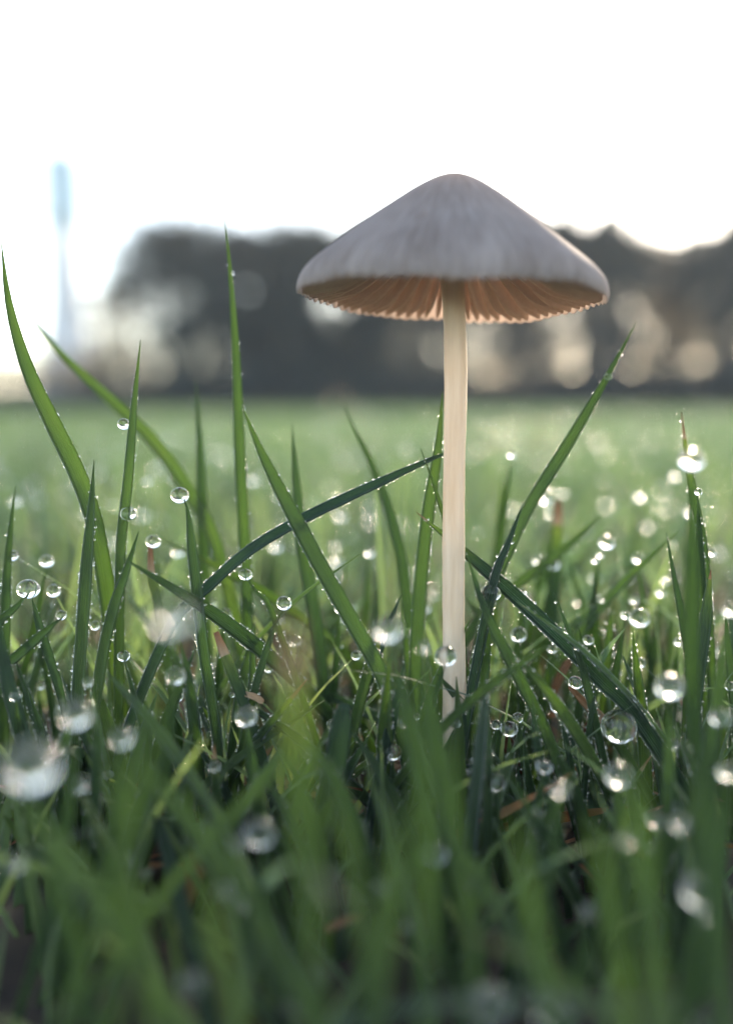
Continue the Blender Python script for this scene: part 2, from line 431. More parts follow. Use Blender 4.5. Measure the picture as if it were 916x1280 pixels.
# ------------------------------------------------------------------ the mushroom
MUSH_D = 0.070
def mushroom():
    basep = at(567, 1050, MUSH_D); basep.z = 0
    root = empty('mushroom', basep)
    tag(root, 'small mushroom with pale grey bell cap on a thin cream stem', 'mushroom')
    # cap: lathe profile (radius, height above rim), measured along the silhouette
    Rr = 0.01225; Hc = 0.0096; ng = 76
    prof = [(0, 1.0), (0.08, 0.984), (0.17, 0.935), (0.28, 0.848), (0.40, 0.740), (0.50, 0.645), (0.60, 0.547), (0.70, 0.447),
            (0.80, 0.345), (0.89, 0.248), (0.95, 0.175), (0.985, 0.105), (1.0, 0.045), (0.999, 0.014), (0.994, -0.006)]
    pr = np.array(prof); s = np.linspace(0, 1, len(pr)); ss = np.linspace(0, 1, 44)
    ro = np.interp(ss, s, pr[:, 0]); zo = np.interp(ss, s, pr[:, 1])
    for _ in range(2):
        ro[1:-1] = (ro[:-2]+2*ro[1:-1]+ro[2:])/4; zo[1:-1] = (zo[:-2]+2*zo[1:-1]+zo[2:])/4
    ro *= Rr; zo *= Hc
    # inner skin
    th = np.interp(ss, [0, 0.3, 0.8, 1], [0.0016, 0.0009, 0.00030, 0.00006])
    ri = np.maximum(ro - th*0.75, 0); zi = zo - th*1.1
    zi[0] = zi[1]
    na = 456
    a = np.linspace(0, 2*np.pi, na, endpoint=False)
    wob = 1 + 0.010*np.sin(2*a+0.6) + 0.007*np.sin(3*a+2.1) + 0.004*np.sin(7*a+1.0)
    drop = 0.00022*np.sin(2*a+2.2) + 0.00018*np.sin(5*a+0.4) + 0.00006*np.sin(13*a) 
    rows = []
    for r, z in list(zip(ro, zo)) + list(zip(ri[::-1], zi[::-1])):
        k = (r/Rr)**3
        sc = 1 + 0.0035*np.cos(ng*a)*k
        rr = r*(1+(wob-1)*k)*sc
        scal = 0.00030*np.abs(np.cos(ng/2*a))**0.8*np.clip(1-(z/Hc+0.01)/0.10, 0, 1)*(0.7+0.3*np.sin(5*a+1)) if r > 0.9*Rr else 0
        rows.append(np.stack([rr*np.cos(a), rr*np.sin(a), z + drop*k - scal], 1))
    V = np.concatenate(rows); m = len(rows)
    i = np.arange(m-1)[:, None]; j = np.arange(na)[None, :]; j2 = (j+1) % na
    F = np.stack([i*na+j, i*na+j2, (i+1)*na+j2, (i+1)*na+j], -1).reshape(-1, 4)
    F = F[:, ::-1]
    cap = link('cap', mesh_np('cap', V, F), M_cap, root)
    rim = at(561.5, 376, MUSH_D)
    top_z = CAM_H + 0.00895
    cap.location = Vector((rim.x, MUSH_D, top_z)) - basep
    cap.rotation_euler = (R(-1.2), R(2.0), 0)
    cap['label'] = 'pale grey striated cap, umbrella shaped'
    # gills: plates hanging under the cap
    def gill_mesh(r0, r1, deep, name):
        n = 18
        r = np.linspace(r0, r1, n); x = r/Rr
        keep = np.arange(len(ri)) <= int(np.argmax(ri)); order = np.nonzero(keep)[0]
        ztop = np.interp(r, ri[order], zi[order]) + 0.00005
        t = (r-r0)/(r1-r0)
        depth = deep*np.sin(np.pi*np.clip(t*0.72+0.12, 0, 1))**0.7
        zb = ztop - depth
        zb = np.maximum(zb, 0.175*(0.988*Rr-r) - 0.00022)
        zb = np.minimum(zb, ztop-0.00004)
        q = 0.00022*(0.8+0.4*np.sin(np.pi*t))
        V = []
        for k in range(n):
            V += [(r[k], -q[k]*1.3, ztop[k]), (r[k], -q[k]*0.75, zb[k]), (r[k], q[k]*0.75, zb[k]), (r[k], q[k]*1.3, ztop[k])]
        F = []
        for k in range(n-1):
            b = 4*k; c = b+4
            F += [(b, b+1, c+1, c), (b+1, b+2, c+2, c+1), (b+2, b+3, c+3, c+2)]
        F += [(0, 3, 2, 1), (4*n-4, 4*n-3, 4*n-2, 4*n-1)]
        return mesh_np(name, V, F)
    long_ = gill_mesh(0.0013, Rr*0.972, 0.0030, 'gill')
    short = gill_mesh(0.0048, Rr*0.972, 0.0024, 'gill_short')
    for k in range(ng):
        g = link('gill', long_ if k % 2 == 0 else short, M_gill, cap)
        ang = 2*math.pi*(k+random.uniform(-0.18, 0.18))/ng
        i = int(ang/(2*math.pi)*na) % na
        sc = wob[i]*0.992
        g.rotation_euler = (random.uniform(-0.05, 0.05), 0, ang)
        g.scale = (sc, random.uniform(0.8, 1.2), random.uniform(0.97, 1.03)); g.location = (0, 0, drop[i]*0.75)
    # stem
    pts = [(565, 1050), (568.5, 960), (568, 860), (566.5, 740), (567.5, 600), (569.5, 480), (568, 400), (565, 340)]
    P3 = [at(x, y, MUSH_D) for x, y in pts]; P3[0].z = -0.003
    P3.append(Vector((rim.x, MUSH_D, top_z + Hc*0.86)))
    n = 90
    P, L = smooth_path([tuple(p) for p in P3], n)
    v = np.linspace(0, 1, n)
    rad = np.interp(v, [0, 0.06, 0.14, 0.3, 0.6, 0.85, 1], [0.0021, 0.0018, 0.00122, 0.00098, 0.00090, 0.00090, 0.0012])
    a = np.linspace(0, 2*np.pi, 28, endpoint=False)
    rows = []
    for k in range(n):
        rr = rad[k]*(1+0.02*np.sin(9*a+0.7*math.sin(k*0.2))+0.012*np.sin(4*a+k*0.13))*(1+0.018*math.sin(k*0.31)+0.012*math.sin(k*0.83+1)+0.008*math.sin(k*1.7))
        rows.append(np.stack([P[k, 0]+rr*np.cos(a), P[k, 1]+rr*np.sin(a), np.full(28, P[k, 2])], 1))
    V = np.concatenate(rows) - np.array(basep)
    i = np.arange(n-1)[:, None]; j = np.arange(28)[None, :]; j2 = (j+1) % 28
    F = np.stack([i*28+j, i*28+j2, (i+1)*28+j2, (i+1)*28+j], -1).reshape(-1, 4)
    st = link('stem', mesh_np('stem', V, F), M_stem, root)
    return root
mushroom()

# ------------------------------------------------------------------ traced blades (photo pixels, tip first)
G_TALL = 'tall grass blades standing above the turf'
G_NEAR = 'blades crossing in the focused turf'
G_FORE = 'blurred blades close to the lens'
B = traced
B([(2,302),(12,380),(35,460),(70,535),(97,590),(117,645),(129,705),(138,765)], .0735,.0735, 25, 'tallest bright grass blade arching up along the left picture edge', G_TALL, tone=.72, facing=.2, beads=.7, tip=.5, fold=.25)
B([(20,375),(80,445),(150,510),(200,560),(240,620),(272,685)], .089,.084, 19, 'long soft blade slanting from upper left behind the arching left blade', G_TALL, tone=.72, facing=.2, beads=0, tip=.5)
B([(176,425),(168,510),(161,600),(154,660),(151,720)], .0735,.072, 15, 'straight upright blade with a drop hanging at its upper left side', G_TALL, tone=.6, facing=.3, beads=.5, tip=.4)
B([(280,265),(288,340),(295,440),(300,560),(305,660),(308,720)], .080,.079, 17, 'tallest thin upright blade in front of the dark tree left of the cap', G_TALL, tone=.62, facing=.2, beads=.4, tip=.6)
B([(302,506),(330,572),(365,640),(405,715),(445,785),(478,845),(500,910),(512,965)], .069,.067, 23, 'long sharp blade slanting down right towards the stem base', G_TALL, tone=.55, facing=.1, beads=.8, tip=.4, fold=.2)
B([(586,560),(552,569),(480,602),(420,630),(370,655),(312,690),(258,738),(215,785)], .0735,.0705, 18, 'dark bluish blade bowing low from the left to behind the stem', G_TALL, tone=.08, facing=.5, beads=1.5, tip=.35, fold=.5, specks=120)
B([(795,402),(762,465),(722,535),(688,590),(658,640),(632,695),(612,750)], .077,.074, 18, 'tall blade slanting up right below the right end of the cap', G_TALL, tone=.5, facing=.2, beads=.4, tip=.45)
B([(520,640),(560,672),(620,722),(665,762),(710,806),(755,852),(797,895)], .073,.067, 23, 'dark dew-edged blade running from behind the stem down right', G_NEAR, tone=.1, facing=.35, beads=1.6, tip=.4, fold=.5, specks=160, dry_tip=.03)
B([(553,490),(548,560),(536,640),(527,720),(522,800)], .0755,.074, 20, 'upright bright blade close behind the left side of the stem', G_NEAR, tone=.62, facing=.3, beads=.9, tip=.4)
B([(525,560),(540,600),(554,645),(566,700)], .0715,.072, 11, 'short thin blade leaning against the left of the stem', G_NEAR, tone=.5, beads=.4, tip=.5)
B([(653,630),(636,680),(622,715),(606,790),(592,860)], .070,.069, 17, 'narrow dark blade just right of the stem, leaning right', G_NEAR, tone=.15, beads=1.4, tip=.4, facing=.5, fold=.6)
B([(583,690),(605,760),(640,830),(675,900),(695,950)], .067,.066, 18, 'blade leaning left towards the stem with its tip beside it', G_NEAR, tone=.45, beads=.8, tip=.5)
B([(118,575),(116,640),(112,700),(108,760),(101,860)], .070,.069, 20, 'upright folded blade with beaded edge in front of the arching blade', G_NEAR, tone=.42, facing=.5, beads=1.5, tip=.4, fold=.7)
B([(174,663),(160,710),(143,762),(128,830)], .069,.069, 17, 'short blade leaning right, between the two upright left blades', G_NEAR, tone=.38, facing=.3, beads=1.0, tip=.35, fold=.5)
B([(229,621),(236,640),(243,690),(250,750),(258,820),(268,880)], .0695,.0685, 18, 'upright blade carrying a round drop on its tip, left field', G_NEAR, tone=.4, facing=.5, beads=1.2, tip=.25, fold=.6)
B([(20,607),(13,670),(8,745)], .075,.074, 14, 'thin upright blade near the left edge below the arching tip', G_NEAR, tone=.45, beads=.8, tip=.5)
B([(38,738),(20,760),(-6,790)], .069,.069, 12, 'short blade reaching in from the left edge to a clear drop', G_NEAR, tone=.4, beads=1.3, tip=.2)
B([(40,747),(55,800),(75,862),(92,925)], .070,.069, 13, 'thin blade descending right from the clear drop at the left edge', G_NEAR, tone=.35, beads=1.6, tip=.2, specks=60)
B([(80,770),(50,795),(15,826),(-10,846)], .068,.068, 15, 'low blade leaning right from the left edge with a drop at its tip', G_NEAR, tone=.4, beads=1.2, tip=.2, fold=.6)
B([(188,683),(190,725),(199,762)], .075,.074, 13, 'stub with brown tip under a drop among the left blades', G_NEAR, tone=.55, dry_tip=.09, beads=.4, tip=.25, blunt=.5)
B([(307,722),(325,745),(341,768)], .070,.070, 10, 'short thin blade topped by a green-tinted drop left of centre', G_NEAR, tone=.55, beads=1.2, tip=.25)
B([(353,762),(341,790),(328,830),(317,870)], .069,.068, 11, 'thin blade rising right to a clear drop, left of the slanting blade', G_NEAR, tone=.45, beads=1.6, tip=.3)
B([(502,742),(482,790),(455,865)], .073,.072, 15, 'dark short blade leaning right, halfway along the slanting blade', G_NEAR, tone=.1, beads=.9, tip=.4)
B([(851,515),(858,570),(868,630),(880,700)], .075,.074, 13, 'upright blade with withered tip at the right edge', G_TALL, tone=.5, beads=.8, tip=.35, dry_tip=.05)
B([(832,665),(840,710),(850,760),(862,830)], .072,.071, 13, 'slim pointed blade leaning left, below the withered-tip blade at right', G_NEAR, tone=.3, beads=1.2, tip=.5)
B([(888,712),(885,770),(878,830),(868,910)], .070,.067, 20, 'broad folded blade with brown tip at the right edge', G_NEAR, tone=.3, beads=1.2, tip=.25, dry_tip=.04, facing=.5, fold=.7)
B([(872,700),(868,760),(862,840)], .072,.072, 14, 'upright blade close beside the brown-tipped right blade', G_NEAR, tone=.5, beads=1.0, tip=.4)
B([(692,740),(705,775),(720,812),(734,860)], .069,.068, 12, 'short beaded blade behind the dark slanting blade at right', G_NEAR, tone=.35, beads=1.8, tip=.5)
B([(711,858),(732,880),(752,899),(770,925)], .0705,.070, 15, 'stub with brown tip pointing up left beside the largest drop', G_NEAR, tone=.4, beads=1.0, tip=.3, dry_tip=.25, blunt=.4)
B([(700,890),(707,925),(716,972)], .068,.067, 9, 'thin beaded stalk under a drop in the dark gap at right', G_NEAR, tone=.25, beads=2.0, tip=.3)
B([(648,902),(655,950),(668,1010)], .067,.067, 13, 'thin beaded blade right of the stem base below two drops', G_NEAR, tone=.3, beads=1.8, tip=.3)
B([(744,860),(737,905),(732,960)], .068,.067, 9, 'hair-thin beaded stalk left of the largest drop', G_NEAR, tone=.3, beads=2.0, tip=.3)
B([(245,475),(250,560),(253,645)], .086,.085, 16, 'soft upright blade behind, between the tallest thin blade and the straight one', G_TALL, tone=.45, beads=0, tip=.5)
B([(365,530),(370,600),(378,680),(392,765),(402,835)], .081,.078, 20, 'soft broad upright blade behind the slanting blade', G_TALL, tone=.4, beads=0, tip=.5)
B([(430,510),(464,580),(490,650),(505,720)], .084,.082, 16, 'soft blade leaning left between the slanting blade and the stem', G_TALL, tone=.45, beads=0, tip=.5)
B([(697,625),(695,690),(690,770)], .092,.090, 18, 'soft upright blade with pale brown tip right of the stem', G_TALL, tone=.3, beads=0, tip=.3, dry_tip=.1, blunt=.5)
B([(755,640),(700,690),(640,735),(600,770)], .083,.082, 15, 'soft blade lying low to the right behind two pale drops', G_TALL, tone=.6, beads=0, tip=.4)
B([(628,590),(622,680),(618,760)], .093,.092, 12, 'soft thin pale blade rising right of the stem', G_TALL, tone=.7, beads=0, tip=.4)
B([(270,790),(285,828),(307,885)], .0675,.067, 16, 'blade with orange-brown withered tip left of centre', G_NEAR, tone=.3, dry_tip=.10, beads=.8, tip=.2, blunt=.5)
B([(0,775),(10,850),(27,915)], .066,.065, 22, 'dark broad blade at the left edge below the drops', G_NEAR, tone=.2, beads=.6, tip=.4)
B([(78,845),(96,898),(118,945)], .067,.066, 13, 'short beaded blade leaning left above the pale blurred drops at left', G_NEAR, tone=.35, beads=1.4, tip=.4)
B([(570,845),(573,900),(577,970)], .0655,.064, 14, 'small bright blade in front of the foot of the stem', G_NEAR, tone=.65, beads=1.2, tip=.35, fold=.5)
B([(430,880),(422,940),(410,1000)], .063,.062, 34, 'broad dark blade left of the slanting blade near its foot', G_NEAR, tone=.25, beads=.9, tip=.2, blunt=.5)
B([(505,830),(490,900),(475,965)], .066,.065, 16, 'short dark blade tucked under the slanting blade', G_NEAR, tone=.15, beads=1.3, tip=.4)
B([(722,780),(740,870),(738,960)], .072,.071, 12, 'slender upright blade crossing behind the dark slanting blade', G_NEAR, tone=.4, beads=1.4, tip=.5)
B([(905,760),(912,830),(920,900)], .070,.069, 14, 'blade cut by the right picture edge', G_NEAR, tone=.4, beads=1, tip=.4)
B([(665,870),(672,940),(690,1010)], .064,.063, 15, 'beaded blade standing right of the stem foot among drops', G_NEAR, tone=.25, beads=1.8, tip=.4, specks=60)
# close, out of focus
B([(365,765),(368,880),(376,1010),(385,1120)], 0.0344,0.0336, 30, 'broad blurred blade with reddish brown tip, left of centre foreground', G_FORE, tone=0.60, beads=0, tip=.2, dry_tip=.09, blunt=.3)
B([(505,560),(512,680),(528,820),(530,980)], 0.0360,0.0368, 27, 'blurred dull blade rising just left of the stem in front', G_FORE, tone=0.50, beads=0, tip=.6)
B([(250,610),(222,770),(190,900),(170,1000)], 0.0352,0.0352, 18, 'blurred foreground blade leaning right over the left drops', G_FORE, tone=0.65, beads=0, tip=.6)
B([(90,700),(108,790),(124,880),(150,1000)], 0.0360,0.0352, 17, 'blurred foreground blade in front of the folded left blade', G_FORE, tone=0.65, beads=0, tip=.6)
B([(10,985),(80,1070),(150,1170),(220,1290)], 0.0376,0.0360, 30, 'wide blurred blade falling right across the lower left corner', G_FORE, tone=0.65, beads=0, tip=.3)
B([(150,930),(215,1000),(290,1090),(330,1160)], 0.0416,0.0400, 24, 'blurred blade slanting down right above the lower left corner', G_FORE, tone=0.60, beads=0, tip=.4)
B([(790,930),(800,1050),(815,1180),(825,1290)], 0.0368,0.0352, 36, 'wide blurred upright blade at lower right', G_FORE, tone=0.55, beads=0, tip=.3)
B([(862,930),(880,1040),(893,1160)], 0.0400,0.0392, 31, 'blurred dark blade rising at the lower right edge', G_FORE, tone=0.45, beads=0, tip=.4)
B([(640,1010),(660,1120),(690,1260)], 0.0368,0.0360, 28, 'blurred blade below the stem foot leaning left', G_FORE, tone=0.55, beads=0, tip=.3)
B([(500,985),(490,1100),(475,1240)], 0.0376,0.0368, 28, 'blurred broad blade left below the stem foot', G_FORE, tone=0.50, beads=0, tip=.3)
B([(405,960),(440,1080),(460,1230)], 0.0392,0.0376, 24, 'blurred blade leaning left below the reddish-tipped foreground blade', G_FORE, tone=0.60, beads=0, tip=.3)
B([(250,1060),(270,1170),(300,1290)], 0.0352,0.0344, 31, 'blurred pale blade at the bottom left of centre', G_FORE, tone=0.70, beads=0, tip=.3)
B([(560,900),(566,1010),(580,1120)], 0.0440,0.0432, 24, 'blurred blade standing in front of the stem foot', G_FORE, tone=0.55, beads=0, tip=.4)
B([(735,1010),(760,1120),(780,1240)], 0.0376,0.0368, 28, 'blurred blade between the two lower right foreground blades', G_FORE, tone=0.60, beads=0, tip=.35)

# ------------------------------------------------------------------ dewdrops
def drop_mesh():
    nu, nv = 40, 24
    V = [(0, 0, 0.97)]
    for i in range(1, nv):
        t = math.pi*i/nv
        for j in range(nu):
            p = 2*math.pi*j/nu
            V.append((math.sin(t)*math.cos(p), math.sin(t)*math.sin(p), math.cos(t)*(0.97 if t < math.pi/2 else 0.99)))
    V.append((0, 0, -0.99))
    bm = bmesh.new(); vs = [bm.verts.new(v) for v in V]
    for j in range(nu):
        bm.faces.new((vs[0], vs[1+j], vs[1+(j+1) % nu]))
        b = 1+(nv-2)*nu
        bm.faces.new((vs[-1], vs[b+(j+1) % nu], vs[b+j]))
    for i in range(nv-2):
        for j in range(nu):
            a = 1+i*nu; b = a+nu
            bm.faces.new((vs[a+j], vs[b+j], vs[b+(j+1) % nu], vs[a+(j+1) % nu]))
    for f in bm.faces: f.smooth = True
    me = bpy.data.meshes.new('dew_drop'); bm.to_mesh(me); bm.free()
    return me
DROP = drop_mesh()
G_DROP = 'dewdrops on the grass'
drop_refs = []
def drop(px, py, d, D, label, carry=0.0, tone=.45):
    """d: diameter in photo pixels; carry: 0 rides on a blade already there, else the lean of a blade built under it"""
    c = at(px, py, D); r = d/2*D/FPX
    o = link('dew_drop', DROP, M_water); o.location = c; sg = random.uniform(.88, 1.0); o.scale = (r*random.uniform(.98, 1.05), r*random.uniform(.98, 1.05), r*sg); o.rotation_euler = (random.uniform(-.3, .3), random.uniform(-.3, .3), random.uniform(0, 6))
    tag(o, label, 'dewdrop', G_DROP); drop_refs.append((px, py, label))
    if carry is not None and carry != 0.0:
        lean = carry
        tipz = c.z - r*0.75
        g = Vector((c.x - lean*c.z*0.45, c.y + c.z*random.uniform(-.1, .25), -0.0015))
        tip = Vector((c.x, c.y, tipz)) + Vector((0, 0, 0.0001))
        mid = tip.lerp(g, .5) + Vector((lean*0.0012, 0.0004, 0))
        near = abs(1/D-1/.0715) < 1.2
        make_blade([tuple(g), tuple(mid), tuple(tip)], random.uniform(.0008, .0012)*(1 if D < .1 else 1.3), 'grass blade under the ' + label,
                   'blades that each hold up a dewdrop', tone=tone, tip=.45, beads=1.2 if near else 0, facing=random.uniform(-.6, .6), fold=.5, n=22)
    return o
d = drop
d(225,619,22,.0695,'clear drop on the tip of the upright blade, left field')
d(161,642,20,.0715,'drop stuck to the straight upright blade at left')
d(192,677,18,.0750,'drop on a brown-tipped stub between left blades')
d(36,736,28,.0690,'clear drop where two thin blades meet at left edge')
d(77,769,13,.0680,'flat little drop ending the low blade at left edge')
d(307,718,17,.0700,'green-tinted drop topping a short blade left of centre')
d(355,754,19,.0690,'clear drop left of the long slanting blade')
d(155,530,15,.0735,'bright droplet hanging high beside the straight left blade')
d(773,908,46,.0660,'largest dewdrop of all, on the right below the dark blade')
d(697,883,20,.0680,'round drop in the dark gap left of the largest one')
d(719,853,19,.0690,'drop just above the brown stub at right')
d(647,897,15,.0675,'tiny clear drop right of the stem base')
d(760,471,10,.0760,'tiny droplet on the tall blade under the cap right end')
d(557,820,28,.0640,'drop in front of the stem at mid height', 1, .3)
d(59,701,17,.0790,'soft drop behind the clear left edge drop', 1)
d(17,697,9,.0745,'tiny droplet on the thin blade at left edge')
d(155,820,16,.0690,'drop low between the two leaning left blades', -1)
d(220,845,24,.0600,'blurred drop below the upright left blade', .6)
d(281,768,18,.0770,'drop left of the green-tinted one, lower', .5)
d(308,895,28,.0600,'blurred drop under the orange straw bit', -.5)
d(95,892,38,.0480,'wide bright blurred drop at lower left', .6)
d(40,957,67,.0400,'huge white blurred drop at the left edge', -.5)
d(153,922,28,.0500,'faint pale blurred drop right of the bright wide one', .6)
d(215,770,44,.0385,'large ghostly pale blur over the left blades', .8)
d(108,985,18,.0620,'drop with a lit crescent below the white blurred one', .4)
d(485,786,34,.0520,'bright cream blurred drop right of the slanting blade', -.6)
d(531,808,20,.0520,'faint pale drop left of the stem', -.4)
d(491,940,24,.0650,'clear drop at the foot of the slanting blade', .4)
d(569,905,13,.0640,'tiny drop against the lowest visible stem', .3)
d(639,568,10,.0880,'tiny bright droplet high right of the stem', .3)
d(864,575,30,.0570,'bright bulging drop on the right withered-tip blade', -.3)
d(872,615,10,.0720,'tiny droplet below the bright bulging one', -.4)
d(758,678,20,.0830,'pale drop ending the soft low blade at right')
d(750,693,9,.0830,'tiny bead beneath the pale drop at right', .3)
d(743,700,9,.0820,'second tiny bead left of the first one beneath the pale drop', -.3)
d(797,698,14,.0850,'drop right of the pale one and its beads', -.5)
d(675,700,18,.0900,'pale blurred drop right of the stem, left of two', .4)
d(691,705,15,.0880,'pale blurred drop right of the stem, right of two', .4)
d(614,741,24,.0690,'clear drop touching the right blade beside the stem', .3)
d(648,793,20,.0760,'drop under the dark slanting blade at right', -.4)
d(799,772,25,.0790,'drop behind the dark blade at far right', .4)
d(781,769,12,.0760,'small drop left of the far right one', .4)
d(690,811,12,.0760,'droplet just under the middle of the dark slanting blade', .3)
d(848,802,12,.0780,'small drop low on the right, left of the folded blade', .3)
d(836,858,34,.0540,'bright white blurred drop at right', -.3)
d(636,911,22,.0660,'drop beside the tiny clear one at the stem base', -.3)
d(620,906,13,.0670,'little drop nearest the stem base', .3)
d(900,897,25,.0540,'warm blurred drop at the right edge', .3)
d(911,763,15,.0560,'warm blurred drop cut by the right edge', .3)
d(772,968,33,.0530,'warm blurred drop under the largest one', -.3)
d(680,958,20,.0600,'bright drop in the dark gap under the small ones', .5)
d(620,978,24,.0610,'dim drop with lit rim right below the stem base', -.4)
d(700,986,23,.0500,'pale green blurred drop under the dark gap', .3)
d(775,1015,16,.0600,'dim small drop below the warm blurred one', .4)
d(545,1067,28,.0500,'warm oval blurred drop in front of the stem foot', -.5)
d(875,1115,46,.0430,'large pale disc of a drop at lower right', .4)
d(884,1146,20,.0440,'bright sliver of a drop under the large pale disc', .4)
d(325,1041,39,.0480,'cream blurred drop in the lower left middle', -.4)
d(308,1128,23,.0470,'pale blurred drop under the cream one', .5)
d(62,1155,23,.0520,'dim drop in the dark lower left corner', .4)
d(478,1108,20,.0460,'pale blurred drop below the slanting blade', .4)
d(612,1256,52,.0400,'pale blurred disc at the bottom edge, left of two', .4)
d(690,1263,52,.0400,'pale blurred disc at the bottom edge, right of two', -.4)
d(450,1033,15,.0560,'small lit drop left of the slanting blade foot', .4)
d(908,965,23,.0500,'warm blurred drop low at the right edge', .3)
d(765,740,12,.0950,'soft small drop between the far right blades', .3)
d(722,752,10,.0950,'soft droplet above the dark slanting blade', .3)
d(420,700,14,.105,'soft pale drop behind the slanting blade', .3)
d(186,893,13,.0640,'small crescent-lit drop between the bright wide and orange-straw drops', .4)
d(268,958,15,.0600,'small drop left of the reddish-tipped foreground blade', -.4)
d(135,968,13,.0640,'small drop right of the huge white one', .4)
d(415,905,14,.0680,'small drop beside the broad dark blade', .4)
d(660,1090,18,.0500,'pale blurred drop below the stem, right', .4)
d(590,1105,16,.0480,'dim blurred drop straight below the stem', -.4)
d(160,1075,20,.0480,'pale blurred drop on the lower left slope', .5)
d(400,1215,26,.0420,'faint blurred drop at the bottom, left of centre', .4)
d(815,1060,16,.0540,'dim blurred drop over the lower right blade', .4)
d(840,930,15,.0600,'small lit drop low at right, under the bright white one', -.4)
d(735,1140,20,.0460,'faint blurred drop in the lower right middle', .4)
d(20,870,15,.0640,'small drop low at the left edge', .4)
d(425,760,13,.0780,'small drop right of the slanting blade top', .3)
d(462,690,12,.0900,'soft droplet between slanting blade and stem', .3)
d(655,742,13,.0800,'small drop left of the pale drop pair, lower', .3)
d(735,800,13,.0740,'small drop above the brown stub, higher', .4)
d(888,690,12,.0800,'small drop beside the right upright blades', .3)
d(825,740,12,.0850,'soft small drop right of the far right one', .3)
d(690,640,12,.1100,'soft pale droplet on the field right of the stem', .3)
d(800,620,12,.1150,'soft pale droplet on the field at right', .3)
d(110,640,12,.1100,'soft pale droplet on the field at left', .3)
d(345,682,14,.105,'soft pale drop behind the dark bowing blade', .3)

# ------------------------------------------------------------------ litter
def scrap(px, py, D, lpx, wpx, ang, label, tone=.5, curl=.3):
    c = at(px, py, D); L = lpx*D/FPX; 
    dx = Vector((math.cos(ang), 0.15, math.sin(ang)))
    pts = [c - dx*L/2, c + Vector((0, 0, curl*L*.2)), c + dx*L/2]
    P, _ = smooth_path([tuple(p) for p in pts], 14); v = np.linspace(0, 1, 14)
    V, F, uv, tn, e = blade_section(P, v, wpx*D/FPX, .3, .5, tone, tip=.3, blunt=.5)
    o = link('dry_leaf_scrap', mesh_np('dry_leaf_scrap', V-np.array(c), F, uv=uv, tone=tn), M_dry); o.location = c
    tag(o, label, 'dead leaf', 'withered scraps in the turf')
scrap(318,873,.0672, 26, 9, -.5, 'orange straw bit lying against the thin drop-topped blade', .85)
scrap(242,1098,.058, 80, 34, 1.2, 'reddish brown dead leaf in the dark gap at lower left', .15)
scrap(640,940,.072, 60, 20, 2.2, 'brown dead leaf in the gap right of the stem base', .1)
scrap(745,935,.074, 70, 22, 1.9, 'brown dead leaf behind the thin stalks at right', .15)
scrap(560,1130,.056, 40, 18, .6, 'dull brown scrap in front of the stem foot', .2)
scrap(700,850,.078, 60, 12, 1.1, 'thin reddish straw behind the dark slanting blade', .3)
scrap(790,1060,.060, 50, 16, 2.6, 'rust coloured scrap low at right', .3)
scrap(430,1155,.054, 50, 12, .3, 'thin brown straw at the bottom left of centre', .35)

# ------------------------------------------------------------------ further single blades close by
def z_limit(D, py): return at(458, py, D).z
near_labels = {}
def bend_path(x, y, L, lean, az, k, n=5):
    pts = []; p = np.array([x, y, -0.001]); ds = L/(n-1)
    for i in range(n):
        pts.append(tuple(p)); th = lean + k*(i/(n-1))
        p = p + ds*np.array([math.sin(th)*math.cos(az), math.sin(th)*math.sin(az), math.cos(th)])
    return pts
used_labels = set()
def describe(tx, ty, bx, D):
    if D < .055: s = 'blurred blade'; g = 'blurred blades near the lens'
    elif D < .078: s = 'crisp blade'; g = 'short crisp blades in the turf'
    else: s = 'soft blade'; g = 'soft blades just behind the mushroom'
    s += ' leaning right' if tx-bx > 45 else ' leaning left' if tx-bx < -45 else ' standing upright'
    for dist, x, y, lab in sorted((math.hypot(tx-x, ty-y), x, y, lab) for x, y, lab in drop_refs):
        rel = ('right of' if tx > x else 'left of') if abs(tx-x) > abs(ty-y) else ('below' if ty > y else 'above')
        t = f'{s}, {rel} the {lab}'
        if t not in used_labels and len(t.split()) <= 16:
            used_labels.add(t); return t, g
cnt = 0
zones = [(.042, .056, 30), (.056, .066, 60), (.066, .078, 75), (.078, .10, 45)]
